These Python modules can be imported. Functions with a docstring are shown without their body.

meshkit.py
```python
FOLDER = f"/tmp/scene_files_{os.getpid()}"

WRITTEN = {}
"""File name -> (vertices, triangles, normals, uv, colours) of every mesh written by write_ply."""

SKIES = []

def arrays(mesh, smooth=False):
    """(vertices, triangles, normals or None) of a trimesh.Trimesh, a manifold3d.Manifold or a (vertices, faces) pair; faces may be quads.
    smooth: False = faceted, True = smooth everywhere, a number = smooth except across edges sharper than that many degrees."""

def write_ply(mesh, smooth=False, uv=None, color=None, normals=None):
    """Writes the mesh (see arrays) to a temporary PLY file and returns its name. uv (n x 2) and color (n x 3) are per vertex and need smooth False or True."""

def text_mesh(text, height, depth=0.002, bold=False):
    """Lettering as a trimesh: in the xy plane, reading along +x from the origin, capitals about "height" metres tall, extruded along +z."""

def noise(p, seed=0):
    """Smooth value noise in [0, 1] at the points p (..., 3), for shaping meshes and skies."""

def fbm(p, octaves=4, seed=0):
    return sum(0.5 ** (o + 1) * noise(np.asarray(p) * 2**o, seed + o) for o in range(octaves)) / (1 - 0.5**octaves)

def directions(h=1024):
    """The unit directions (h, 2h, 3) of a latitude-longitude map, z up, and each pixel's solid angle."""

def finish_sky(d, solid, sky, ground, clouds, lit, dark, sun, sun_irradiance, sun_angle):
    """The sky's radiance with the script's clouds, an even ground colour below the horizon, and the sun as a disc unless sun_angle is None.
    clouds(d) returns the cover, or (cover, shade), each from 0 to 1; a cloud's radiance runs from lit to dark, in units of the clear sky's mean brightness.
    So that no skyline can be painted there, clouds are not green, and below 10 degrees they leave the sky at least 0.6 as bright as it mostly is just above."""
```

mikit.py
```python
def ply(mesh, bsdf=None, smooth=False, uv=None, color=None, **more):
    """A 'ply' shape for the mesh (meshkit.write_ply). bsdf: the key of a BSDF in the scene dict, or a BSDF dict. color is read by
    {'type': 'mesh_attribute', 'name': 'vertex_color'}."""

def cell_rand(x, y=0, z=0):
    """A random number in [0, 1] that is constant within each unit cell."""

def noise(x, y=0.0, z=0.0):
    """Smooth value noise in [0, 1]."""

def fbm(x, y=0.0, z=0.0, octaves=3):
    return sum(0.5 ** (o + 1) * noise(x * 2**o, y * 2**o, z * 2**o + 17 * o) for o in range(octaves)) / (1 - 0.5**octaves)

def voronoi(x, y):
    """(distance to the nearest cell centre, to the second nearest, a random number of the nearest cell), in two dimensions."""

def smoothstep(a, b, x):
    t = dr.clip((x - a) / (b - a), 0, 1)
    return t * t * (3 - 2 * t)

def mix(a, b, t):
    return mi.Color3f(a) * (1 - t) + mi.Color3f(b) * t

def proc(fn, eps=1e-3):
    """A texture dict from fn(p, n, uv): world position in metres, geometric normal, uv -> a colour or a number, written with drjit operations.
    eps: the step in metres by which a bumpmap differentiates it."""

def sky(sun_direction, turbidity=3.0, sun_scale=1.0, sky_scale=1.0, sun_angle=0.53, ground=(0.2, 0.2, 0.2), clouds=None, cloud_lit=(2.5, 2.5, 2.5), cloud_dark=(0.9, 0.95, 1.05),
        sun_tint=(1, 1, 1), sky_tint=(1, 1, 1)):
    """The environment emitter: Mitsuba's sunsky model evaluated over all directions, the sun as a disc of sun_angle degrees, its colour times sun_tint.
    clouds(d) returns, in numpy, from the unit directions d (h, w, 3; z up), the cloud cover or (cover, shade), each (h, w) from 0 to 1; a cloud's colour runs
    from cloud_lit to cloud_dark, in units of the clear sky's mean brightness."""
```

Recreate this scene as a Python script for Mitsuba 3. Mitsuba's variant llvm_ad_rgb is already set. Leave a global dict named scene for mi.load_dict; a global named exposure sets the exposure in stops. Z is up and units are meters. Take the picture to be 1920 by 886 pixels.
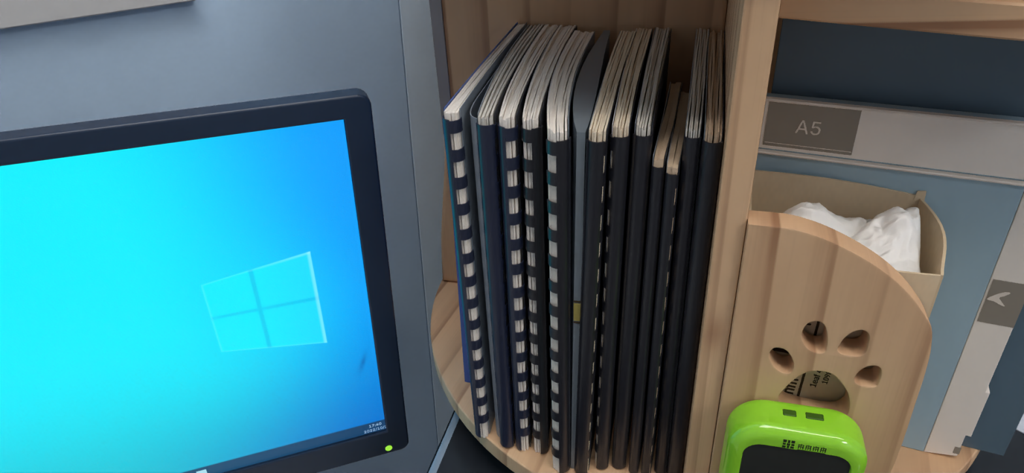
import math, random
import numpy as np, trimesh, mitsuba as mi, drjit as dr, mikit, meshkit
import mapbox_earcut as earcut
from mikit import noise, fbm, smoothstep, mix, cell_rand

T = mi.ScalarTransform4f
rng = np.random.default_rng(7)

# ---------------------------------------------------------------- camera, exposure, light
exposure = 0.0
CAM = np.array([0.0, 0.0, 0.36])
FWD = np.array([-0.23633, 0.81584, -0.52779])
UP = np.array([-0.09404, 0.52142, 0.84810])
scene = {"type": "scene"}
labels = {}
scene["camera"] = {"type": "perspective", "fov": 2 * math.degrees(math.atan(960 / 1305.0)), "fov_axis": "x", "near_clip": 0.01, "far_clip": 50.0,
                   "to_world": T().look_at(origin=CAM.tolist(), target=(CAM + FWD).tolist(), up=UP.tolist())}
TUBE_POS, TUBE_LEN, TUBE_RAD = (0.30, -0.12, 1.20), 1.4, 39.0
TUBE_COLOR = (1.0, 0.92, 0.82)
CEIL_FILL_PANELS = ((-0.4, 0.22, 7.0, (0.97, 0.98, 1.0)), (0.2, 2.3, 18.5, (0.97, 0.98, 1.0)))   # added fill: along the wall, out from it, radiance, colour

# ---------------------------------------------------------------- helpers
def ring_normals(p):
    e = np.roll(p, -1, 0) - p
    e /= np.maximum(np.linalg.norm(e, axis=1, keepdims=True), 1e-12)
    n1 = np.stack([-e[:, 1], e[:, 0]], 1)
    n0 = np.roll(n1, 1, 0)
    m = n0 + n1
    m /= np.maximum(np.linalg.norm(m, axis=1, keepdims=True), 1e-9)
    c = np.clip((m * n1).sum(1, keepdims=True), 0.5, 1)
    return m / c

def area2(p):
    return (p[:, 0] * np.roll(p[:, 1], -1) - p[:, 1] * np.roll(p[:, 0], -1)).sum()

def slab(outer, depth, r=0.0, holes=(), fmap=None, steps=1, hole_round=1.0):
    """plate with outline (and holes) in (a, b), extruded along c, its edges rounded by r"""
    rings = []
    for i, q in enumerate([outer, *holes]):
        q = np.asarray(q, float)
        if (area2(q) > 0) != (i == 0):
            q = q[::-1]
        rings.append(q)
    if r > 0:
        lev = [(r * (1 - math.sin(a)), r * (1 - math.cos(a))) for a in np.linspace(0, math.pi / 2, steps + 1)]
        lev = lev + [(i, depth - c) for i, c in lev[::-1]]
    else:
        lev = [(0, 0), (0, depth)]
    counts = [len(q) for q in rings]
    allp = np.vstack(rings)
    alln = np.vstack([ring_normals(q) * (1.0 if i == 0 else hole_round) for i, q in enumerate(rings)])
    n = len(allp)
    V = np.vstack([np.column_stack([allp + alln * ins, np.full(n, c)]) for ins, c in lev])
    F = []
    start = 0
    for cnt in counts:
        idx = np.arange(start, start + cnt)
        nxt = np.roll(idx, -1)
        for L in range(len(lev) - 1):
            a, b = idx + L * n, nxt + L * n
            c, d = idx + (L + 1) * n, nxt + (L + 1) * n
            F += [np.column_stack([a, b, d]), np.column_stack([a, d, c])]
        start += cnt
    ends = np.cumsum(counts).astype(np.uint32)
    cap = earcut.triangulate_float64((allp + alln * lev[0][0]).astype(np.float64), ends).reshape(-1, 3).astype(int)
    F += [cap[:, ::-1], cap + (len(lev) - 1) * n]
    m = trimesh.Trimesh(V, np.vstack(F), process=False)
    if fmap is not None:
        m.vertices = fmap(m.vertices)
    m.fix_normals()
    return m

def xz(y0):   # outline in (x, z), thickness along +y
    return lambda v: np.column_stack([v[:, 0], y0 + v[:, 2], v[:, 1]])

def xy(z0):   # outline in (x, y), thickness along +z
    return lambda v: np.column_stack([v[:, 0], v[:, 1], z0 + v[:, 2]])

def yz(x0):
    return lambda v: np.column_stack([x0 + v[:, 2], v[:, 0], v[:, 1]])

def rrect(a0, a1, b0, b1, r, n=6):
    pts = []
    for cx, cy, s in ((a1 - r, b1 - r, 0), (a0 + r, b1 - r, 90), (a0 + r, b0 + r, 180), (a1 - r, b0 + r, 270)):
        for k in range(n + 1):
            t = math.radians(s + 90 * k / n)
            pts.append((cx + r * math.cos(t), cy + r * math.sin(t)))
    return np.array(pts)

def rect(a0, a1, b0, b1):
    return np.array([(a0, b0), (a1, b0), (a1, b1), (a0, b1)], float)

def circle(cx, cy, r, n=96):
    t = np.linspace(0, 2 * math.pi, n, endpoint=False)
    return np.column_stack([cx + r * np.cos(t), cy + r * np.sin(t)])

def smooth_closed(pts, n=6):
    """closed Catmull-Rom through pts"""
    p = np.asarray(pts, float)
    out = []
    for i in range(len(p)):
        p0, p1, p2, p3 = p[i - 1], p[i], p[(i + 1) % len(p)], p[(i + 2) % len(p)]
        for k in range(n):
            t = k / n
            out.append(0.5 * (2 * p1 + (p2 - p0) * t + (2 * p0 - 5 * p1 + 4 * p2 - p3) * t * t + (3 * p1 - p0 - 3 * p2 + p3) * t ** 3))
    return np.array(out)

def smooth_open(pts, n=6):
    p = np.asarray(pts, float)
    q = np.vstack([2 * p[0] - p[1], p, 2 * p[-1] - p[-2]])
    out = []
    for i in range(1, len(q) - 2):
        p0, p1, p2, p3 = q[i - 1], q[i], q[i + 1], q[i + 2]
        for k in range(n):
            t = k / n
            out.append(0.5 * (2 * p1 + (p2 - p0) * t + (2 * p0 - 5 * p1 + 4 * p2 - p3) * t * t + (3 * p1 - p0 - 3 * p2 + p3) * t ** 3))
    out.append(p[-1])
    return np.array(out)

def box(x0, x1, y0, y1, z0, z1, r=0.0, steps=2):
    return slab(rrect(x0, x1, y0, y1, min(r, (x1 - x0) / 2.01, (y1 - y0) / 2.01), 3) if r > 0 else rect(x0, x1, y0, y1), z1 - z0, r, fmap=xy(z0), steps=steps)

def numbered(key):
    if key not in scene and key not in labels:
        return key
    k = 1
    while f"{key}_{k:03d}" in scene or f"{key}_{k:03d}" in labels:
        k += 1
    return f"{key}_{k:03d}"

def thing(name, label, cat, group=None, kind=None):
    key = numbered(name)
    labels[key] = {"label": label}
    if cat:
        labels[key]["category"] = cat
    if group:
        labels[key]["group"] = group
    if kind:
        labels[key]["kind"] = kind
    return key

def struct(name, label=None):
    labels[name] = {"kind": "structure"}
    if label:
        labels[name]["label"] = label
    return name

def add(name, mesh, bsdf, parent=None, smooth=40, label=None, to_world=None, **more):
    key = name if parent is None else parent + "__" + name
    if key in scene:
        key = numbered(key)
    d = mesh if isinstance(mesh, dict) else mikit.ply(mesh, bsdf, smooth=smooth, **more)
    if to_world is not None:
        d = {**d, "to_world": to_world}
    scene[key] = d
    if label:
        labels.setdefault(key, {})["label"] = label
    return key

def arc_shell(cx, cy, r, a0, a1, thick, z0, z1, n=14):
    """vertical strip bent round an axis; the angle is measured from -y towards +x"""
    t = np.radians(np.linspace(a0, a1, n))
    o = np.column_stack([cx + r * np.sin(t), cy - r * np.cos(t)])
    i = np.column_stack([cx + (r - thick) * np.sin(t), cy - (r - thick) * np.cos(t)])
    return slab(np.vstack([o, i[::-1]]), z1 - z0, 0.0, fmap=xy(z0))

# ---------------------------------------------------------------- materials
def C3(r, g, b):
    return mi.Color3f(r, g, b)

def lin(*c):
    return [((v / 255) / 12.92 if v / 255 <= 0.04045 else ((v / 255 + 0.055) / 1.055) ** 2.4) for v in c]

def rgb(c):
    return {"type": "rgb", "value": list(map(float, c))}

def mat(key, color, rough=0.5, spec=0.5, metal=0.0, coat=0.0, sheen=0.0, proc=False, **more):
    d = {"type": "principled", "base_color": mikit.proc(color) if proc else rgb(color), "roughness": rough, "specular": spec, "metallic": metal, **more}
    if coat:
        d["clearcoat"] = coat
        d["clearcoat_gloss"] = 0.9
    if sheen:
        d["sheen"] = sheen
    scene[key] = {"type": "twosided", "bsdf": d}

WOOD_A, WOOD_B, WOOD_C = lin(202, 167, 132), lin(146, 106, 78), lin(186, 148, 113)
def wood(q, along, seed):
    w = (fbm(along * 2.2 + seed, q * 9.0, seed) - 0.5) * 0.016
    s = (q + w) * 46.0 + seed * 3.1
    k = dr.floor(s)
    t = s - k
    strength = 0.35 + 0.65 * cell_rand(k, int(seed * 7) + 3)
    late = (0.45 * smoothstep(0.30, 0.86, t) + 0.55 * smoothstep(0.74, 0.92, t)) * (1 - smoothstep(0.93, 0.985, t)) * strength
    fib = noise(q * 1500.0, along * 30.0, seed) * 0.5 + noise(q * 420.0, along * 9.0, seed + 4) * 0.5
    blot = fbm(q * 22.0, along * 7.0, seed + 9)
    c = mix(WOOD_A, WOOD_B, dr.clip(late * 1.15 + (fib - 0.5) * 0.28, 0, 1))
    return mix(c, WOOD_C, dr.clip((blot - 0.45) * 2.0, 0, 0.7))
mat("wood_panel", lambda p, n, uv: wood(p.x + 0.004, p.z, 1.0), 0.55, 0.35, proc=True)
mat("wood_back", lambda p, n, uv: wood(p.x * 0.8 + 0.03, p.z, 5.0), 0.55, 0.35, proc=True)
def divider_col(p, n, uv):
    knot = dr.exp(-(dr.square((p.x - 0.0185) / 0.0045) + dr.square((p.z - 0.150) / 0.010) + dr.square((p.y - 0.26) / 0.006)))
    return mix(wood(p.y * 0.9 + p.x * 1.3, p.z, 2.0), lin(132, 84, 58), knot * 0.55)
mat("wood_divider", divider_col, 0.5, 0.35, proc=True)
mat("wood_disc", lambda p, n, uv: wood(p.x * 0.95 - p.y * 0.12, p.y + p.z, 3.0), 0.5, 0.35, proc=True)
mat("wood_shelf", lambda p, n, uv: wood(p.z * 0.9 + p.y * 0.35, p.x, 4.0), 0.5, 0.35, proc=True)

def wall_col(p, n, uv):
    g = fbm(p.x * 9, p.y * 9, p.z * 9) * 0.06 + noise(p.x * 420, p.y * 420, p.z * 420) * 0.03
    return C3(*lin(178, 202, 226)) * (0.95 + g)
mat("wall_paint", wall_col, 0.75, 0.25, proc=True)
mat("wall_panel_lifted", lambda p, n, uv: wall_col(p, n, uv) * C3(1.36, 1.24, 1.12), 0.75, 0.25, proc=True)  # colour lifted on this side in place of missing light
mat("ceiling_paint", lin(214, 214, 214), 0.9, 0.1)
mat("side_wall_paint", lin(206, 208, 212), 0.9, 0.1)
mat("floor_tile", lin(128, 124, 120), 0.5, 0.3)
mat("white_laminate", lin(190, 190, 190), 0.55, 0.3)
mat("desk_laminate", lin(190, 186, 180), 0.45, 0.4)
def black_top(p, n, uv):
    g = fbm(p.x * 30, p.y * 30, 2.0)
    return C3(*lin(30, 33, 38)) * (0.7 + 0.6 * g)
mat("black_gloss", black_top, 0.22, 0.5, proc=True)
mat("grey_trim", lin(128, 138, 150), 0.35, 0.5)
mat("edge_sheen_grey", lin(142, 140, 142), 0.5, 0.3)
mat("black_rubber", lin(18, 20, 24), 0.7, 0.2)
mat("monitor_plastic_bloom", lin(25, 42, 64), 0.38, 0.5)  # black plastic, the blue bloom of the screen put into its colour
mat("comb_black", lin(24, 25, 32), 0.33, 0.5)
mat("comb_blue_tint", lin(26, 32, 52), 0.33, 0.5)  # black comb with the blue monitor light put into its colour
def paper(base):
    def fn(p, n, uv):
        u = uv.x * 260.0
        l = noise(u, p.y * 14.0, 1.0) * 0.6 + noise(u * 3.7, p.y * 22.0, 5.0) * 0.4
        dark = smoothstep(0.55, 0.92, l) * 0.45 + (l - 0.5) * 0.15
        return C3(*base) * (1.02 - dark)
    return fn
mat("paper_white", paper(lin(226, 219, 210)), 0.8, 0.15, proc=True)
mat("paper_cream", paper(lin(218, 204, 182)), 0.8, 0.15, proc=True)
mat("paper_tan", paper(lin(186, 164, 140)), 0.8, 0.15, proc=True)
mat("paper_grey", paper(lin(196, 192, 184)), 0.8, 0.15, proc=True)
mat("cover_dark", lin(40, 44, 52), 0.45, 0.4)
mat("cover_clear", lin(132, 142, 152), 0.25, 0.5)
mat("sheet_grey", lin(124, 132, 142), 0.3, 0.5)
mat("cover_white", lin(214, 216, 220), 0.35, 0.4)
mat("cover_blue", lin(52, 82, 150), 0.35, 0.5)
mat("file_grey", lin(104, 114, 122), 0.3, 0.5)
mat("yellow_sticker", lin(150, 138, 74), 0.5, 0.3)
mat("pad_blue", lin(150, 176, 190), 0.4, 0.4)
mat("pad_white", lin(226, 220, 212), 0.5, 0.3)
mat("label_grey", lin(134, 128, 118), 0.5, 0.3)
mat("label_print", lin(214, 206, 196), 0.6, 0.2)
mat("folder_teal", lin(82, 102, 116), 0.4, 0.4)
def board(p, n, uv):
    g = fbm(p.x * 60, p.y * 60, p.z * 60) * 0.12 + noise(p.x * 900, p.y * 900, p.z * 300) * 0.06
    return C3(*lin(198, 180, 152)) * (0.9 + g)
mat("cardboard", board, 0.8, 0.15, proc=True)
mat("print_dark", lin(58, 48, 34), 0.7, 0.1)
scene["bag_plastic"] = {"type": "twosided", "bsdf": {"type": "principled", "base_color": rgb(lin(226, 226, 224)), "roughness": 0.35, "specular": 0.5}}
mat("clock_green", lin(136, 200, 44), 0.10, 0.5, coat=0.6)
mat("clock_dark_green", lin(52, 84, 18), 0.5, 0.3)
mat("clock_glass", lin(38, 40, 38), 0.25, 0.4)
mat("clock_ink", lin(26, 42, 10), 0.5, 0.3)
mat("white_card", lin(228, 234, 244), 0.5, 0.3)
mat("metal_grey", lin(120, 120, 124), 0.35, 0.5, metal=0.8)
mat("lamp_housing", lin(230, 230, 230), 0.5, 0.3)

# ---------------------------------------------------------------- the room
TH = math.radians(42.6)
WU, WN = np.array([math.cos(TH), math.sin(TH), 0]), np.array([math.sin(TH), -math.cos(TH), 0])   # along the wall, into the room
WALL_D = 0.53
W0 = -WN * WALL_D
ZF, ZC = -1.06, 1.62
def wallmap(v):   # (along, up, into room)
    return W0 + v[:, :1] * WU + v[:, 1:2] * np.array([0, 0, 1.0]) + v[:, 2:3] * WN
def room(s0, s1, t0, t1, z0, z1):
    return slab(rect(s0, s1, z0, z1), t1 - t0, 0, fmap=lambda v: wallmap(np.column_stack([v[:, 0], v[:, 1], v[:, 2] + t0])))
S0, S1, TD = -1.7, 1.9, 3.2
SEAM = ((0.1690, 0.0371), (0.1776, 0.2355))     # a joint in the wall panelling, a little out of plumb
def seam_x(z):
    (xa, za), (xb, zb) = SEAM
    return xa + (z - za) * (xb - xa) / (zb - za)
struct("wall_back")
g = 0.0003
add("wall_panel", slab([(S0, ZF), (seam_x(ZF) - g, ZF), (seam_x(ZC) - g, ZC), (S0, ZC)], 0.012, 0.0006, fmap=lambda v: wallmap(v - [0, 0, 0.012])), "wall_paint", "wall_back")
add("wall_panel", slab([(seam_x(ZF) + g, ZF), (S1, ZF), (S1, ZC), (seam_x(ZC) + g, ZC)], 0.012, 0.0006, fmap=lambda v: wallmap(v - [0, 0, 0.012])), "wall_panel_lifted", "wall_back")
add("backing", room(S0, S1, -0.06, -0.0125, ZF, ZC), "wall_paint", "wall_back")
for nm, a in (("wall_left", (S0 - 0.05, S0, -0.05, TD)), ("wall_right", (S1, S1 + 0.05, -0.05, TD)), ("wall_front", (S0 - 0.05, S1 + 0.05, TD, TD + 0.05))):
    struct(nm)
    add(nm, room(*a, ZF, ZC), "side_wall_paint")
struct("floor"); add("floor", room(S0, S1, -0.05, TD, ZF - 0.05, ZF), "floor_tile")
struct("ceiling"); add("ceiling", room(S0, S1, -0.05, TD, ZC, ZC + 0.05), "ceiling_paint")

# lamps: a tube over the desk, two unseen ceiling panels added as fill
t = thing("tube_lamp", "warm white fluorescent tube in a batten above the desk", "lamp")
cyl = trimesh.creation.cylinder(0.016, TUBE_LEN, sections=24)
tw = T().translate(list(TUBE_POS)).rotate([0, 1, 0], 90)
add("tube", mikit.ply(cyl, None, smooth=40, emitter={"type": "area", "radiance": rgb([c * TUBE_RAD for c in TUBE_COLOR])}), None, t, to_world=tw)
x, y, z = TUBE_POS
add("batten", box(x - TUBE_LEN / 2 - 0.03, x + TUBE_LEN / 2 + 0.03, y - 0.03, y + 0.03, z + 0.03, z + 0.07), "lamp_housing", t)
for s in (-1, 1):
    add("lamp_holder", box(x + s * (TUBE_LEN / 2 + 0.012) - 0.01, x + s * (TUBE_LEN / 2 + 0.012) + 0.01, y - 0.018, y + 0.018, z - 0.018, z + 0.03), "lamp_housing", t)
    add("hanger", box(x + s * 0.4 - 0.003, x + s * 0.4 + 0.003, y - 0.003, y + 0.003, z + 0.07, ZC), "lamp_housing", t)
for (ps, pt, pr, pc), pl in zip(CEIL_FILL_PANELS, ("unseen square ceiling panel added to brighten the wall, over the left end of the desk", "unseen cool white ceiling panel added as frontal fill, behind the camera")):
    t = thing("ceiling_fill_panel", pl, "lamp")
    pm = room(ps, ps + 0.6, pt, pt + 0.6, ZC - 0.02, ZC - 0.012)
    add("diffuser", mikit.ply(pm, None, emitter={"type": "area", "radiance": rgb([c * pr for c in pc])}), None, t)
    add("frame", room(ps - 0.02, ps + 0.62, pt - 0.02, pt + 0.62, ZC - 0.012, ZC), "lamp_housing", t)

# ---------------------------------------------------------------- lower desk, black cabinet
ZD = -0.34
t = thing("desk", "pale laminate desk against the wall under the monitor", "desk")
add("desk_top", slab(np.array([(-0.9, 0.02), (0.9, 0.02), (0.9, 0.62), (-0.9, 0.62)]), 0.025, 0.002, fmap=lambda v: wallmap(np.column_stack([v[:, 0], ZD - 0.025 + v[:, 2], v[:, 1]]))), "desk_laminate", t)
for s in (-0.85, 0.85):
    for d in (0.06, 0.58):
        add("leg", room(s - 0.02, s + 0.02, d - 0.02, d + 0.02, ZF, ZD - 0.025), "metal_grey", t)

t = thing("black_cabinet", "low glossy black cabinet under the round wooden bookshelf, its left edge trimmed in grey", "cabinet")
CX0, CX1, CY0, CY1 = -0.1375, 0.42, 0.14, 0.56
add("cabinet_top", slab(rect(CX0, CX1, CY0, CY1), 0.022, 0.0, fmap=xy(-0.022)), "black_gloss", t)
add("body", box(CX0 + 0.01, CX1 - 0.005, CY0 + 0.01, CY1 - 0.01, -0.3, -0.022), "black_gloss", t)
for cx in (CX0 + 0.04, CX1 - 0.04):
    for cy in (CY0 + 0.04, CY1 - 0.04):
        add("foot", box(cx - 0.015, cx + 0.015, cy - 0.015, cy + 0.015, ZF, -0.3), "black_rubber", t)
prof = [(0, 0), (-0.0035, -0.0002), (-0.0056, -0.0014), (-0.0062, -0.004), (-0.0062, -0.02), (0, -0.02)]
add("edge_trim", slab(prof, CY1 - CY0, 0, fmap=lambda v: np.column_stack([CX0 + v[:, 0], CY0 + v[:, 2], v[:, 1]])), "grey_trim", t, label="grey rounded edge strip")
prof = [(-0.0062, -0.0036), (-0.0078, -0.0042), (-0.0082, -0.006), (-0.0082, -0.02), (-0.0062, -0.02)]
add("gap_shade_strip", slab(prof, CY1 - CY0, 0, fmap=lambda v: np.column_stack([CX0 + v[:, 0], CY0 + v[:, 2], v[:, 1]])), "black_rubber", t)  # added dark strip standing in for the shaded gap beside the edge

t = thing("paper_card", "white paper card lying on the black cabinet at the right edge of the picture", "card")
e1, e2, o = np.array([0.53, 0.85]), np.array([0.80, -0.60]), np.array([0.2199, 0.3862])
add("sheet", slab([o, o + 0.09 * e2, o + 0.09 * e2 + 0.12 * e1, o + 0.12 * e1], 0.0008, fmap=xy(0.0)), "white_card", t)

# ---------------------------------------------------------------- rotating wooden bookshelf
DC, DR = np.array([0.0115, 0.437]), 0.197
Z0, ZU = 0.035, 0.342
shelf = thing("rotating_bookshelf", "round pine desktop bookshelf with crossed dividers and a paw print guard panel", "bookshelf")
add("turntable", slab(circle(*DC, 0.10), 0.0225, 0.001, fmap=xy(0.0)), "black_rubber", shelf, label="black turntable base")
add("base_disc", slab(circle(*DC, DR, 180), 0.0125, 0.0012, fmap=xy(Z0 - 0.0125), steps=3), "wood_disc", shelf)
add("upper_disc", slab(circle(*DC, DR, 180), 0.0125, 0.0012, fmap=xy(ZU), steps=3), "wood_disc", shelf)
PX0, PX1 = 0.0129, 0.0254
div = add("divider", slab(rect(0.26, 0.62, Z0, ZU), PX1 - PX0, 0.0012, fmap=yz(PX0), steps=2), "wood_divider", shelf)
left = smooth_open([(-0.1688, ZU), (-0.1689, 0.27), (-0.1691, 0.20), (-0.1710, 0.15), (-0.1770, 0.107), (-0.1815, 0.075), (-0.1845, Z0)], 5)
add("back_panel", slab(np.vstack([left, [(PX0 - 0.0001, Z0), (PX0 - 0.0001, ZU)]]), 0.0125, 0.004, fmap=xz(0.4250), steps=4), "wood_back", shelf)
add("edge_sheen_strip", slab(rect(-0.1690, -0.1608, 0.165, ZU - 0.0005), 0.0016, 0.0006, fmap=xz(0.4236), steps=2), "edge_sheen_grey", shelf, label="added grey strip for light on the rounded edge")  # added strip, light on the rounded panel edge put into its colour
add("back_panel", slab(rect(PX1 + 0.0001, 0.19, Z0, ZU), 0.0125, 0.003, fmap=xz(0.4250), steps=3), "wood_back", shelf)
arc = smooth_open([(0.034, 0.2109), (0.0432, 0.2104), (0.0547, 0.2074), (0.0666, 0.2022), (0.0764, 0.1966), (0.0844, 0.1908), (0.0913, 0.1845), (0.0970, 0.1778), (0.1009, 0.1725),
                   (0.1032, 0.1680), (0.1048, 0.1611), (0.1060, 0.1509), (0.1067, 0.1293), (0.1067, 0.0816), (0.100, 0.045), (0.088, Z0)], 5)
paw = [
    [(0.0448, 0.1485), (0.0432, 0.1461), (0.0433, 0.143), (0.045, 0.1393), (0.0477, 0.1362), (0.0511, 0.1348), (0.0535, 0.1357), (0.054, 0.1386), (0.0535, 0.1417), (0.0517, 0.1452), (0.0497, 0.1476), (0.0473, 0.1487)],
    [(0.0587, 0.1658), (0.056, 0.1641), (0.0547, 0.1606), (0.0548, 0.1565), (0.0566, 0.1526), (0.0592, 0.15), (0.0627, 0.1489), (0.0652, 0.1499), (0.0654, 0.153), (0.0649, 0.1574), (0.0636, 0.162), (0.0617, 0.165)],
    [(0.077, 0.1639), (0.074, 0.1622), (0.0716, 0.1585), (0.0705, 0.1546), (0.0702, 0.1519), (0.0721, 0.15), (0.076, 0.1496), (0.0795, 0.1502), (0.0811, 0.1527), (0.0812, 0.1572), (0.0808, 0.1608), (0.0795, 0.1631)],
    [(0.0861, 0.1454), (0.0834, 0.1444), (0.0812, 0.1417), (0.08, 0.1383), (0.0802, 0.1356), (0.0823, 0.1336), (0.0856, 0.1334), (0.089, 0.134), (0.0897, 0.137), (0.0897, 0.1413), (0.0886, 0.1446)],
    [(0.0642, 0.1383), (0.0608, 0.1371), (0.0574, 0.134), (0.0542, 0.1289), (0.0516, 0.1234), (0.0508, 0.1194), (0.052, 0.115), (0.0563, 0.112), (0.0641, 0.1106), (0.0729, 0.11), (0.0783, 0.1112), (0.081, 0.1152), (0.0808, 0.121), (0.0793, 0.1265), (0.0762, 0.1316), (0.072, 0.1364), (0.0684, 0.1382)],
]
add("guard_panel", slab(np.vstack([[(PX1 + 0.0001, Z0), (PX1 + 0.0001, 0.2109)], arc]), 0.0125, 0.0008, holes=[smooth_closed(h, 4) for h in paw], fmap=xz(0.2565), steps=2), "wood_panel", shelf, smooth=35,
    label="low rounded guard board with a cut-out paw print")
add("shelf_board", slab([(PX1 + 0.0001, 0.3015), (0.07, 0.2876), (0.14, 0.2663), (0.185, 0.2525), (0.19, 0.30), (0.19, 0.4248), (PX1 + 0.0001, 0.4248)], 0.0125, 0.0008, fmap=xy(0.2817)), "wood_shelf", shelf)

# ---------------------------------------------------------------- comb bound books
def ribbon(cl, hl, ys, z0, z1, shear):
    """solid sheet bundle: centre line cl(y), half thickness hl(y); returns vertices, faces, uv"""
    n = len(ys)
    L, R = cl - hl, cl + hl
    V, U = [], []
    for z in (z0, z1):
        for X, u in ((L, 0), (R, 1)):
            V.append(np.column_stack([X + shear(z), ys, np.full(n, z)]))
            U.append(np.full(n, u))
    V = np.vstack(V); U = np.concatenate(U)
    a = np.arange(n - 1)
    bl, br, tl, tr = a, a + n, a + 2 * n, a + 3 * n
    q = lambda p0, p1, p2, p3: [np.column_stack([p0, p1, p2]), np.column_stack([p0, p2, p3])]
    F = q(bl, bl + 1, br + 1, br) + q(tl, tr, tr + 1, tl + 1) + q(bl, tl, tl + 1, bl + 1) + q(br, br + 1, tr + 1, tr)
    F = np.vstack(F)
    e = n - 1
    F = np.vstack([F, [[0, n, 3 * n], [0, 3 * n, 2 * n], [e, 3 * n + e, n + e], [e, 2 * n + e, 3 * n + e]]])
    return V, F, U

def bundle(parts):
    V, F, U, o = [], [], [], 0
    for v, f, u in parts:
        V.append(v); F.append(f + o); U.append(u); o += len(v)
    return np.vstack(V), np.vstack(F), np.concatenate(U)

def flat(V, F, U):    # unshared vertices, so that uv can go with faceted shading
    Vn = V[F].reshape(-1, 3)
    return trimesh.Trimesh(Vn, np.arange(len(Vn)).reshape(-1, 3), process=False), np.column_stack([U[F].reshape(-1), np.zeros(len(Vn))])

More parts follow.
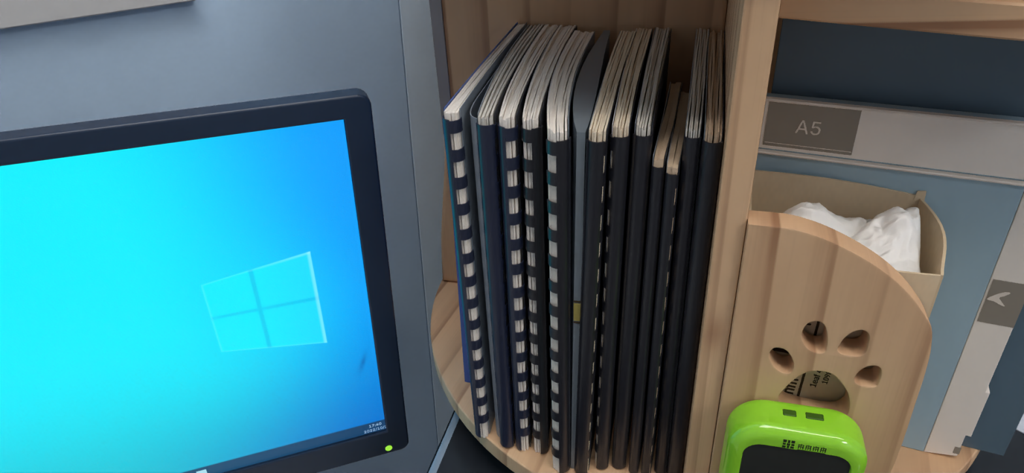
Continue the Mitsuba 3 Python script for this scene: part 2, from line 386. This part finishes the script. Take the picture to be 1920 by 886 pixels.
RING_N, PITCH, RING_H = 14, 0.01428, 0.0060
ring_cache = {}
def comb_book(label, xt, xb, r, yf, back, hb, strip, fingers, paper_m, comb_m="comb_black", top=0.245, depth=0.148, covers=("cover_clear", "cover_dark"), sig=8, ease=2.2, hf=None, seed=0, cover_from=0.012):
    """xt, xb: spine's x at its top and bottom; back: the page block's x at the back; hb: half thickness there; strip, fingers: angles of the comb"""
    R = np.random.default_rng(100 + seed)
    key = thing("comb_bound_book", label, "book", "comb bound books on the shelf")
    h = top - Z0
    xc = (xt + xb) / 2
    shear = lambda z: (z - (Z0 + top) / 2) / h * (xt - xb)
    yc = yf + r
    y0, y1 = yc - 0.66 * r, yf + depth
    hf = hf or 0.74 * r
    ys0 = np.concatenate([np.linspace(0, 0.3, 9)[:-1], np.linspace(0.3, 1, 9)])
    e = 1 - (1 - ys0) ** ease
    cl = xc + (back - xc) * e
    hl = hf + (hb - hf) * e
    parts = []
    n = sig
    for k in range(n):
        a = (k + 0.5) / n * 2 - 1
        f = y0 + (y1 - y0) * ys0
        yy = f + (1 - ys0) ** 6 * r * 0.40 * a * a + R.uniform(-0.0006, 0.0006)
        parts.append(ribbon(cl + a * hl + R.uniform(-1, 1, 1) * 0.00012 + 0.00025 * np.sin(ys0 * 7 + k * 2 + seed), hl / n * 1.0, yy, Z0 + 0.0003, top - R.uniform(0, 0.0018), shear))
    m, uv = flat(*bundle(parts))
    uv[:, 0] += seed * 3.3
    # give each bundle its own stretch of page lines
    uv[:, 0] += np.repeat(np.concatenate([np.full(len(p[1]), 1.7 * i) for i, p in enumerate(parts)]), 3)
    add("pages", m, paper_m, key, smooth=False, uv=uv)
    for nm, side, c in (("front_cover", -1, covers[0]), ("back_cover", 1, covers[1])):
        yy = y0 + cover_from * 0.3 + (y1 + 0.001 - y0 - cover_from * 0.3) * ys0
        v = ribbon(cl + side * (hl + 0.00035), np.full(len(ys0), 0.00018), yy, Z0 + 0.0001, top - 0.0006, shear)
        mm, _ = flat(*v)
        add(nm, mm, c, key, smooth=False)
    sp = arc_shell(0, 0, r, strip[0], strip[1], 0.0006, Z0 + 0.0015, top - 0.0042, 18)
    sp.vertices = sp.vertices + np.column_stack([xc + shear(sp.vertices[:, 2]), np.full(len(sp.vertices), yc), np.zeros(len(sp.vertices))])
    add("spine", sp, comb_m, key, smooth=50)
    ck = (round(r, 5), fingers, comb_m)
    if ck not in ring_cache:
        ring_cache[ck] = mikit.ply(arc_shell(0, 0, r - 0.0001, fingers[0], fingers[1], 0.0006, -RING_H / 2, RING_H / 2, 14), comb_m, smooth=50)
    z = top - 0.0078
    while z > Z0 + 0.004:
        add("ring", ring_cache[ck], None, key, to_world=T().translate([xc + float(shear(z)), yc, z]))
        z -= PITCH
    return key

# left to right
comb_book("leftmost upright comb-bound book, white paper between the rings right of its black spine", -0.1060, -0.1059, 0.0045, 0.2745, -0.1085, 0.0026, (-115, -2), (-20, 125), "paper_white", "comb_blue_tint",
          covers=("cover_blue", "cover_clear"), sig=5, seed=1, hf=0.0034)
comb_book("second comb-bound book from the left, blue-tinted black spine behind a grey clear cover", -0.0886, -0.0892, 0.0047, 0.2705, -0.0985, 0.0045, (-70, 62), (40, 120), "paper_grey", "comb_blue_tint", covers=("cover_clear", "cover_dark"), seed=2)
comb_book("third comb-bound book from the left, spine turned left with paper squares at its right", -0.0785, -0.0793, 0.0046, 0.2700, -0.0888, 0.0042, (-100, -5), (-20, 110), "paper_white", "comb_blue_tint", seed=3)
comb_book("fourth comb-bound book from the left, spine turned right with paper squares at its left", -0.0680, -0.0690, 0.0047, 0.2700, -0.0790, 0.0048, (12, 100), (-110, 30), "paper_white", seed=4)
comb_book("fifth comb-bound book from the left, with a white edge strip crossed by black fingers", -0.0540, -0.0549, 0.0054, 0.2590, -0.0672, 0.0055, (2, 100), (-70, 20), "paper_white", seed=5, covers=("cover_white", "cover_clear"), ease=2.6)
comb_book("comb-bound book right of the grey clear file, wide black spine under cream pages", -0.0376, -0.0428, 0.0044, 0.2605, -0.0440, 0.0042, (-80, 52), (35, 110), "paper_cream", seed=6, ease=1.7)
comb_book("comb-bound book second right of the grey clear file, white dashes along its left edge", -0.0289, -0.0326, 0.0043, 0.2665, -0.0345, 0.0042, (-34, 75), (-110, -20), "paper_cream", seed=7, ease=1.9, covers=("cover_white", "cover_dark"))
comb_book("comb-bound book third right of the grey clear file, left of the two short books", -0.0198, -0.0228, 0.0042, 0.2690, -0.0235, 0.0042, (-75, 75), (60, 120), "paper_grey", seed=8, ease=1.5)
comb_book("left one of the two short comb-bound books with lower page tops", -0.0124, -0.0142, 0.0029, 0.2675, -0.0115, 0.0026, (-70, 70), (50, 120), "paper_tan", seed=9, top=0.232, depth=0.095, sig=2, ease=1.5)
comb_book("right one of the two short comb-bound books, pale dashes beside its spine", -0.0064, -0.0072, 0.0029, 0.2660, -0.0058, 0.0026, (-70, 40), (20, 120), "paper_tan", seed=10, top=0.230, depth=0.090, sig=2, ease=1.5)
comb_book("second comb-bound book from the wooden divider, with white curled page corner on top", 0.0004, 0.0006, 0.0036, 0.2700, 0.0005, 0.0032, (-75, 75), (-120, -60), "paper_grey", seed=11, ease=1.5)
comb_book("comb-bound book against the wooden divider, tan pages over a plain black spine", 0.0084, 0.0084, 0.0042, 0.2665, 0.0082, 0.0039, (-80, 80), (60, 120), "paper_tan", seed=12, ease=1.5)

# a loose grey cover flaring between the first two books
t = thing("plastic_cover_sheet", "grey translucent plastic sheet bent out between the two leftmost books", "plastic sheet")
path = smooth_open([(-0.1030, 0.345), (-0.1020, 0.318), (-0.1013, 0.300), (-0.1000, 0.2880), (-0.0976, 0.2805), (-0.0938, 0.2772)], 5)
nrm = ring_normals(np.vstack([path, path[-1:] + (path[-1:] - path[-2:-1])]))[:-1]
nrm[0] = nrm[1]; nrm[-1] = nrm[-2]
add("sheet", slab(np.vstack([path, (path + nrm * 0.0005)[::-1]]), 0.206, fmap=xy(Z0 + 0.0002)), "sheet_grey", t)

t = thing("document_file", "slim grey clear file with a yellow sticker, between the comb-bound books", "file folder")
ys = np.linspace(0, 1, 14)
cl = -0.0460 + (-0.0560 + 0.0460) * (1 - (1 - ys) ** 2.4) 
hl = 0.0018 + 0.0036 * np.sin(np.pi * ys ** 0.75) 
v = ribbon(cl, hl, 0.2650 + ys * 0.15, Z0, 0.243, lambda z: (z - 0.14) / 0.21 * 0.0030)
m, uv = flat(*v)
add("body", m, "file_grey", t, smooth=False)
for k, (z0, z1, mm) in enumerate(((0.1435, 0.1540, "yellow_sticker"), (0.1420, 0.1427, "print_dark"), (0.1548, 0.1555, "print_dark"))):
    add("sticker" if k == 0 else "sticker_line", box(-0.0476, -0.0443, 0.2646, 0.26505, z0, z1), mm, t, label="yellow sticker" if k == 0 else None)

t = thing("blue_notebook", "small blue notebook leaning behind the leftmost comb-bound book", "notebook")
v = ribbon(np.full(8, 0.0), np.full(8, 0.0045), 0.3195 + np.linspace(0, 1, 8) * 0.10, Z0 + 0.0002, Z0 + 0.145, lambda z: -0.1262 + (z - Z0) * 0.030)
m, uv = flat(*v)
add("cover", m, "cover_blue", t, smooth=False)
v = ribbon(np.full(8, 0.0), np.full(8, 0.0036), 0.3200 + np.linspace(0, 1, 8) * 0.0995, Z0 + 0.0006, Z0 + 0.1452, lambda z: -0.1262 + (z - Z0) * 0.030)
m, uv = flat(*v)
add("pages", m, "paper_white", t, smooth=False, uv=uv)

# ---------------------------------------------------------------- right compartment: pad pack, teal folder
FA = math.radians(9.0)
FO = np.array([0.145, 0.319, 0.0])
FUx, FUy = np.array([math.cos(FA), -math.sin(FA), 0]), np.array([math.sin(FA), math.cos(FA), 0])
def fol(v):   # (along, up, back)
    return FO + v[:, :1] * FUx + v[:, 1:2] * np.array([0, 0, 1.0]) + v[:, 2:3] * FUy
def fbox(a0, a1, z0, z1, b0, b1, r=0.0):
    return slab(rect(a0, a1, z0, z1), b1 - b0, r, fmap=lambda v: fol(v + [0, 0, b0]))
def ftext(s, hgt, a, z, b, turn=0, bold=False):
    m = meshkit.text_mesh(s, hgt, 0.0003, bold)
    if turn:
        m.apply_transform(trimesh.transformations.rotation_matrix(math.radians(turn), [0, 0, 1]))
    m.vertices = fol(np.column_stack([m.vertices[:, 0] + a, m.vertices[:, 1] + z, b - m.vertices[:, 2]]))
    m.fix_normals()
    return m
pad = thing("paper_pad_pack", "pale blue A5 pad pack with white header band, standing behind the cardboard box", "stationery")
add("cover", fbox(-0.1165, -0.0002, Z0, 0.2345, 0.0, 0.008, 0.0004), "pad_blue", pad)
hb = add("header_band", fbox(-0.1165, 0.0165, 0.2095, 0.2340, -0.0012, -0.0001), "pad_white", pad, label="white header band")
lb = add("header_label", fbox(-0.1120, -0.0718, 0.2113, 0.2338, -0.0016, -0.00125), "label_grey", pad, label="grey A5 label")
add("lettering", ftext("A5", 0.0066, -0.0985, 0.2196, -0.0017), "label_print", lb, smooth=False)
add("printed_line", fbox(-0.1112, -0.0722, 0.2128, 0.2131, -0.0018, -0.0016), "label_print", lb)
lipp = [(-0.0012, 0), (-0.0034, 0.0002), (-0.0038, 0.0009), (-0.0034, 0.0015), (-0.0012, 0.0018)]
for zz in (0.2066, 0.2338):
    add("band_lip", slab(lipp, 0.133, 0, fmap=lambda v, zz=zz: fol(np.column_stack([-0.1165 + v[:, 2], zz + v[:, 1], v[:, 0] + 0.0011]))), "pad_white", pad)
side = add("side_band", slab([(0.0, 0.2065), (0.0, Z0), (0.0158, Z0 + 0.003), (0.0158, 0.0545), (0.0184, 0.0545), (0.0184, 0.0873), (0.0165, 0.0873), (0.0165, 0.2065)], 0.008, 0.0003,
                             fmap=lambda v: fol(v)), "pad_white", pad, label="white band down the right side")
sl = add("side_label", fbox(0.0010, 0.0164, 0.1308, 0.1562, -0.0004, -0.0001), "label_grey", pad)
add("printed_mark", slab(smooth_closed([(0.0014, 0.1448), (0.0040, 0.1480), (0.0070, 0.1502), (0.0096, 0.1504), (0.0078, 0.1482), (0.0060, 0.1468), (0.0076, 0.1446), (0.0094, 0.1424), (0.0070, 0.1430), (0.0044, 0.1442)], 4), 0.0002,
    fmap=lambda v: fol(v - [0, 0, 0.0007])), "label_print", side)
add("printed_mark", fbox(0.0132, 0.0162, 0.0400, 0.0450, -0.0003, 0.0), "label_grey", side)

t = thing("document_folder", "dark teal folder standing behind the pale blue pad pack, up to the shelf board", "file folder")
add("cover", fbox(-0.1125, 0.0405, Z0, 0.279, 0.0125, 0.0133, 0.0003), "folder_teal", t)
add("pages", fbox(-0.1120, 0.0380, Z0 + 0.0002, 0.276, 0.0134, 0.0185), "paper_white", t)
add("cover", fbox(-0.1125, 0.0405, Z0, 0.279, 0.0186, 0.0194, 0.0003), "folder_teal", t)

# ---------------------------------------------------------------- cardboard box and plastic bag behind the paw panel
carton = thing("cardboard_box", "open tan cardboard box behind the paw print panel, with printing on its front", "box")
def wallq(path, z0, ztop, th=0.0012):
    """upright sheet along a plan path with a top edge of given heights"""
    p = np.asarray(path, float); n = len(p)
    nn = np.zeros_like(p)
    d = np.gradient(p, axis=0); d /= np.linalg.norm(d, axis=1, keepdims=True)
    nn[:, 0], nn[:, 1] = -d[:, 1], d[:, 0]
    V = np.vstack([np.column_stack([p, np.full(n, z0)]), np.column_stack([p + nn * th, np.full(n, z0)]), np.column_stack([p, ztop]), np.column_stack([p + nn * th, ztop])])
    a = np.arange(n - 1)
    b0, b1, t0, t1 = a, a + n, a + 2 * n, a + 3 * n
    F = []
    for p0, p1, p2, p3 in ((b0, b0 + 1, t0 + 1, t0), (b1, t1, t1 + 1, b1 + 1), (t0, t0 + 1, t1 + 1, t1), (b0, b1, b1 + 1, b0 + 1)):
        F += [np.column_stack([p0, p1, p2]), np.column_stack([p0, p2, p3])]
    e = n - 1
    F = np.vstack(F + [np.array([[0, 2 * n, 3 * n], [0, 3 * n, n], [e, n + e, 3 * n + e], [e, 3 * n + e, 2 * n + e]])])
    m = trimesh.Trimesh(V, F, process=False); m.fix_normals()
    return m
add("front_wall", wallq([(0.0275, 0.2708), (0.06, 0.2706), (0.1052, 0.2708)], Z0, np.array([0.186, 0.186, 0.1858])), "cardboard", carton)
s = np.linspace(0, 1, 12)
bulge = np.sin(np.pi * s ** 1.2)
add("side_wall", wallq(np.column_stack([0.1064 + 0.0010 * s + 0.0055 * bulge, 0.2716 + 0.0525 * s]), Z0, 0.1858 + 0.0078 * s), "cardboard", carton)
add("back_wall", wallq(np.column_stack([0.1075 - 0.0765 * s, 0.3252 + 0.0045 * s + 0.0012 * np.sin(np.pi * s)]), Z0, 0.1945 + 0.0054 * s + 0.0012 * np.sin(np.pi * s)), "cardboard", carton)
add("side_wall", wallq(np.column_stack([0.0302 + 0.0 * s - 0.001 * np.sin(np.pi * s), 0.3285 - 0.0565 * s]), Z0, 0.1990 - 0.013 * s), "cardboard", carton)
add("flap", slab([(0.1040, 0.1925), (0.1085, 0.1925), (0.1083, 0.1975), (0.1046, 0.1972)], 0.0008, fmap=xz(0.3240)), "cardboard", carton)
fr = carton + "__front_wall"
def ctext(s, hgt, x, z, bold=True):
    m = meshkit.text_mesh(s, hgt, 0.0003, bold)
    m.apply_transform(trimesh.transformations.rotation_matrix(math.radians(84), [0, 0, 1]))
    m.vertices = np.column_stack([m.vertices[:, 0] + x, 0.2706 - m.vertices[:, 2], m.vertices[:, 1] + z])
    m.fix_normals()
    return m
add("lettering", ctext("nfn", 0.0050, 0.0590, 0.1095), "print_dark", fr, smooth=False)
add("lettering", ctext("nu", 0.0046, 0.0600, 0.1525), "print_dark", fr, smooth=False)
add("lettering", ctext("m", 0.0105, 0.0530, 0.1340), "print_dark", fr, smooth=False)
add("lettering", ctext("1eaf 4", 0.0028, 0.0685, 0.1160, False), "print_dark", fr, smooth=False)
add("lettering", ctext("1098B", 0.0024, 0.0730, 0.1190, False), "print_dark", fr, smooth=False)
add("printed_line", slab([(0.0612, 0.106), (0.0623, 0.106), (0.0640, 0.166), (0.0629, 0.166)], 0.0003, fmap=xz(0.27035)), "print_dark", fr)

bag = thing("plastic_bag", "crumpled white plastic bag stuffed in the top of the cardboard box", "bag")
nx, ny = 90, 60
gx, gy = np.meshgrid(np.linspace(0.0335, 0.1075, nx), np.linspace(0.2745, 0.3235, ny), indexing="ij")
P = np.stack([gx, gy, np.zeros_like(gx)], -1)
w1 = np.exp(-(((gx - 0.055) / 0.017) ** 2 + ((gy - 0.301 - 0.25 * (gx - 0.055)) / 0.013) ** 2))
w2 = np.exp(-(((gx - 0.098) / 0.020) ** 2 + ((gy - 0.304 - 0.1 * (gx - 0.092)) / 0.012) ** 2))
ridge = np.abs(meshkit.fbm(P * [70, 130, 1] + 3.0, 3, 5) - 0.5)
ridge2 = np.abs(meshkit.fbm(P * [160, 260, 1] + [gx[..., None][..., 0].mean(), 9, 1], 3, 8) - 0.5)
edge = np.minimum(np.minimum((gx - 0.0335) / 0.010, (0.1075 - gx) / 0.006), np.minimum((gy - 0.2745) / 0.006, (0.3235 - gy) / 0.006)).clip(0, 1)
fold = np.exp(-((gx - 0.074 - 0.9 * (gy - 0.298)) / 0.0028) ** 2) + 0.7 * np.exp(-((gx - 0.101 + 0.5 * (gy - 0.298)) / 0.0022) ** 2)
hz = 0.1815 + 0.0180 * w1 + 0.0185 * w2 - 0.0035 * fold - 0.010 * ridge - 0.005 * ridge2
hz = 0.150 + (hz - 0.150) * edge ** 0.5
n = nx * ny
V = np.vstack([np.column_stack([gx.ravel(), gy.ravel(), hz.ravel()]), np.column_stack([gx.ravel(), gy.ravel(), np.full(n, 0.1495)])])
idx = np.arange(n).reshape(nx, ny)
a, b, c, d = idx[:-1, :-1].ravel(), idx[1:, :-1].ravel(), idx[1:, 1:].ravel(), idx[:-1, 1:].ravel()
F = [np.column_stack([a, b, c]), np.column_stack([a, c, d]), np.column_stack([a, c, b]) + n, np.column_stack([a, d, c]) + n]
loop = np.concatenate([idx[:, 0], idx[-1, 1:], idx[-2::-1, -1], idx[0, -2:0:-1]])
nl = np.roll(loop, -1)
F += [np.column_stack([loop, loop + n, nl]), np.column_stack([nl, loop + n, nl + n])]
bm = trimesh.Trimesh(V, np.vstack(F), process=False); bm.fix_normals()
add("sheet", bm, "bag_plastic", bag, smooth=60)

# ---------------------------------------------------------------- green clock on the disc's rim
clock = thing("digital_clock", "bright green rounded digital clock leaning on the paw print panel", "clock")
CLx0, CLx1, CLz0, CLz1, CLy0, CLy1 = 0.0290, 0.0888, Z0, 0.1205, 0.2340, 0.2562
def clk(v):
    return np.column_stack([v[:, 0], v[:, 2], v[:, 1]])
body = slab(rrect(CLx0, CLx1, CLz0, CLz1, 0.0170, 14), CLy1 - CLy0, 0.0056, holes=[rrect(CLx0 + 0.0075, CLx1 - 0.0075, CLz0 + 0.012, CLz1 - 0.0100, 0.0075, 8)], fmap=xz(CLy0), steps=8, hole_round=0.12)
add("case", body, "clock_green", clock, smooth=50)
add("screen", slab(rrect(CLx0 + 0.006, CLx1 - 0.006, CLz0 + 0.010, CLz1 - 0.0080, 0.0075, 8), 0.010, 0.0, fmap=xz(CLy0 + 0.0012)), "clock_glass", clock, label="dark display")
for x0, x1 in ((0.0515, 0.0575), (0.0612, 0.0690)):
    add("notch_block", box(x0, x1, 0.2445, 0.2485, CLz1 - 0.002, CLz1 + 0.0004, 0.0006), "clock_dark_green", clock)  # dark green blocks stand in for two shaded notches
# small dark logo over the display: an emblem of bars and four blocky characters
def bars(rects, ox, oz, s):
    ms = [slab(rect(ox + a * s, ox + b * s, oz + c * s, oz + d * s), 0.00025, fmap=xz(CLy0 - 0.0001)) for a, b, c, d in rects]
    return trimesh.util.concatenate(ms)
EX, EZ = 0.0518, CLz1 - 0.0090
emblem = [(0, 3, 7, 10), (4, 6, 6.5, 10), (7, 10, 7, 10), (0, 2.5, 3.6, 6), (3.5, 6.5, 3.4, 6), (7.5, 10, 3.6, 6), (0, 3, 0, 2.6), (4, 6, 0, 2.8), (7, 10, 0, 2.6)]
lg = add("emblem", bars(emblem, EX, EZ, 0.00048), "clock_ink", clock, smooth=False)
chars = []
for i in range(4):
    o = i * 9
    chars += [(o, o + 7, 7, 8), (o + 3, o + 4, 0, 9), (o, o + 7, 3.5, 4.5), (o + 0.3, o + 1.4, 0, 7), (o + 5.6, o + 6.8, 0, 7)]
chars += [(0, 34, -2.6, -1.4)]
add("logo_lettering", bars(chars, EX + 0.0064, EZ + 0.0006, 0.00034), "clock_ink", clock, smooth=False)

# ---------------------------------------------------------------- monitor
MO = np.array([-0.19737, 0.33990, 0.20967])
MU = np.array([0.822868, 0.566917, -0.038652]); MV = np.array([-0.06624, 0.028143, -0.997407]); MN = np.array([-0.564359, 0.823294, 0.060711])
def mon(v):   # (right, down, back) from the screen's top right corner
    return MO + v[:, :1] * MU + v[:, 1:2] * MV + v[:, 2:3] * MN
SW, SH = 0.3375, 0.269
monitor = thing("monitor", "black square desktop monitor showing a glowing blue desktop with a window emblem", "monitor")
B0, B1, BT, BB = -SW - 0.0165, 0.0178, -0.0142, 0.2955
add("bezel", slab(rrect(B0, B1, BT, BB, 0.0075, 8), 0.012, 0.0016, holes=[rect(-SW, 0.0012, 0, SH)], fmap=lambda v: mon(v - [0, 0, 0.0030]), steps=4), "monitor_plastic_bloom", monitor)
add("back_housing", slab(rrect(B0 + 0.016, B1 - 0.016, BT + 0.018, BB - 0.012, 0.008, 6), 0.022, 0.006, fmap=lambda v: mon(v + [0, 0, 0.009]), steps=2), "monitor_plastic_bloom", monitor)
add("back_housing", slab(rrect(B0 + 0.05, B1 - 0.05, 0.03, BB - 0.03, 0.02, 6), 0.03, 0.006, fmap=lambda v: mon(v + [0, 0, 0.031]), steps=2), "monitor_plastic_bloom", monitor)
cm = mon(np.array([[(B0 + B1) / 2, 0.16, 0.06]]))[0]
nk = mon(np.array([[(B0 + B1) / 2, BB - 0.05, 0.075]]))[0]
neck_map = lambda v: nk * [1, 1, 0] + v[:, :1] * np.array([MU[0], MU[1], 0]) / math.hypot(MU[0], MU[1]) + v[:, 1:2] * np.array([MN[0], MN[1], 0]) / math.hypot(MN[0], MN[1]) + v[:, 2:3] * np.array([0, 0, 1.0])
add("stand_neck", slab(rrect(-0.035, 0.035, -0.014, 0.014, 0.01), nk[2] + 0.03 - (ZD + 0.015), 0.002, fmap=lambda v: neck_map(v + [0, 0, ZD + 0.015])), "monitor_plastic_bloom", monitor)
add("stand_base", slab(rrect(-0.10, 0.10, -0.10, 0.055, 0.03), 0.015, 0.004, fmap=lambda v: neck_map(v + [0, 0, ZD])), "monitor_plastic_bloom", monitor)

def gl(c):
    return mi.Color3f(*lin(*c))
def screen_fn(p, n, uv):
    u, v = uv.x, uv.y                       # 0..1 from the left, 0..1 from the top
    a = u * SW - SW                         # metres from the right edge
    d = v * SH
    right = smoothstep(0.60, 1.04, u + 0.10 * (0.45 - v))
    low = smoothstep(0.45, 1.05, v)
    c = mix(gl((0, 240, 255)), gl((0, 158, 252)), right)
    c = mix(c, mix(gl((18, 188, 206)), gl((0, 112, 204)), smoothstep(0.4, 1.0, u)), low)
    # soft glow round the window emblem
    g = dr.exp(-(dr.square((a + 0.078) / 0.05) + dr.square((d - 0.126) / 0.05)))
    c = mix(c, gl((0, 226, 252)), g * 0.55)
    # beam of light from the emblem towards the left
    beam = smoothstep(-0.06, -0.22, a) * dr.exp(-dr.square((d - 0.10) / 0.08))
    c = mix(c, gl((0, 238, 255)), beam * 0.3)
    # window emblem: four panes seen in perspective
    s = (a + 0.0995) / 0.068                # 0..1 across
    top = 0.0968 + (0.0868 - 0.0968) * s
    bot = 0.1538 + (0.1665 - 0.1538) * s
    t = (d - top) / (bot - top)
    e = 0.012
    inside = smoothstep(0, e, s) * smoothstep(1, 1 - e, s) * smoothstep(0, e, t) * smoothstep(1, 1 - e, t)
    cross = dr.minimum(smoothstep(0.012, 0.028, dr.abs(s - 0.445)), smoothstep(0.010, 0.025, dr.abs(t - 0.485)))
    pane = mix(gl((0, 240, 255)), gl((22, 226, 255)), smoothstep(0.3, 1.0, s))
    c = mix(c, gl((0, 205, 238)), inside * (1 - cross) * 0.7)
    c = mix(c, pane, inside * cross * 0.9)
    c = mix(c, gl((110, 246, 255)), inside * (1 - smoothstep(0.008, 0.03, dr.minimum(s, dr.minimum(t, 1 - t)))) * 0.25)
    rim = inside * (1 - smoothstep(0.02, 0.05, 1 - s)) * 0.5 + inside * (1 - smoothstep(0.015, 0.04, t)) * smoothstep(0.3, 1, s) * 0.3
    c = mix(c, gl((150, 244, 255)), rim)
    # greasy smudge on the glass
    k = (a + 0.0100) * 0.94 + (d - 0.1925) * 0.34
    l = -(a + 0.0100) * 0.34 + (d - 0.1925) * 0.94
    sm = dr.exp(-(dr.square(k / 0.0018) + dr.square(l / 0.009))) * (0.4 + 0.6 * noise(a * 900, d * 900))
    c = mix(c, gl((0, 70, 140)), dr.clip(sm, 0, 1) * 0.8)
    # taskbar
    bar = smoothstep(0.9555, 0.9600, v)
    c = mix(c, mix(gl((22, 88, 116)), gl((18, 60, 98)), u), bar)
    return c
uvs = np.array([(0, 0), (1, 0), (1, 1), (0, 1)], float)
sv = mon(np.column_stack([uvs[:, 0] * (SW + 0.0012) - SW, uvs[:, 1] * SH, np.full(4, 0.0)]))
sm = trimesh.Trimesh(sv, [[0, 2, 1], [0, 3, 2]], process=False)
if sm.face_normals[0] @ MN > 0:
    sm.invert()
add("screen", mikit.ply(sm, "monitor_plastic_bloom", smooth=False, uv=uvs, emitter={"type": "area", "radiance": mikit.proc(screen_fn)}), None, monitor, label="lit blue screen with a taskbar")
SK = monitor + "__screen"
def screen_print(m, col, parent=SK, nm="lettering"):
    if m.face_normals[np.argmax(m.area_faces)] @ MN > 0:
        pass
    add(nm, mikit.ply(m, "monitor_plastic_bloom", smooth=False, emitter={"type": "area", "radiance": rgb(lin(*col))}), None, parent)
def stext(s, hgt, a, d):
    m = meshkit.text_mesh(s, hgt, 0.0002)
    m.vertices = mon(np.column_stack([m.vertices[:, 0] + a, -m.vertices[:, 1] + d, -0.0003 - m.vertices[:, 2]]))
    m.fix_normals()
    return m
screen_print(stext("17:40", 0.0026, -0.0118, 0.2622), (170, 205, 235))
screen_print(stext("2022/10/24", 0.0026, -0.0162, 0.2672), (150, 185, 220))
for a, c in ((-0.1385, (170, 220, 235)), (-0.1500, (90, 160, 195))):
    m = slab(rect(a, a + 0.0068, 0.2605, 0.2660), 0.0002, fmap=lambda v: mon(v - [0, 0, 0.0004]))
    screen_print(m, c, nm="taskbar_icon")
ledm = slab(circle(0.0010, 0.2885, 0.0028, 24), 0.0012, 0.0003, fmap=lambda v: mon(v - [0, 0, 0.0040]))
add("power_light", mikit.ply(ledm, "monitor_plastic_bloom", smooth=40, emitter={"type": "area", "radiance": rgb([0.36, 0.85, 0.04])}), None, monitor, label="lit green power light")

# ---------------------------------------------------------------- white board on the wall, upper left
t = thing("wall_board", "white board fixed on the wall above the monitor", "board")
add("board", slab(rect(-0.75, 0.034, 0.2585, 0.40), 0.010, 0.0008, fmap=wallmap), "white_laminate", t)
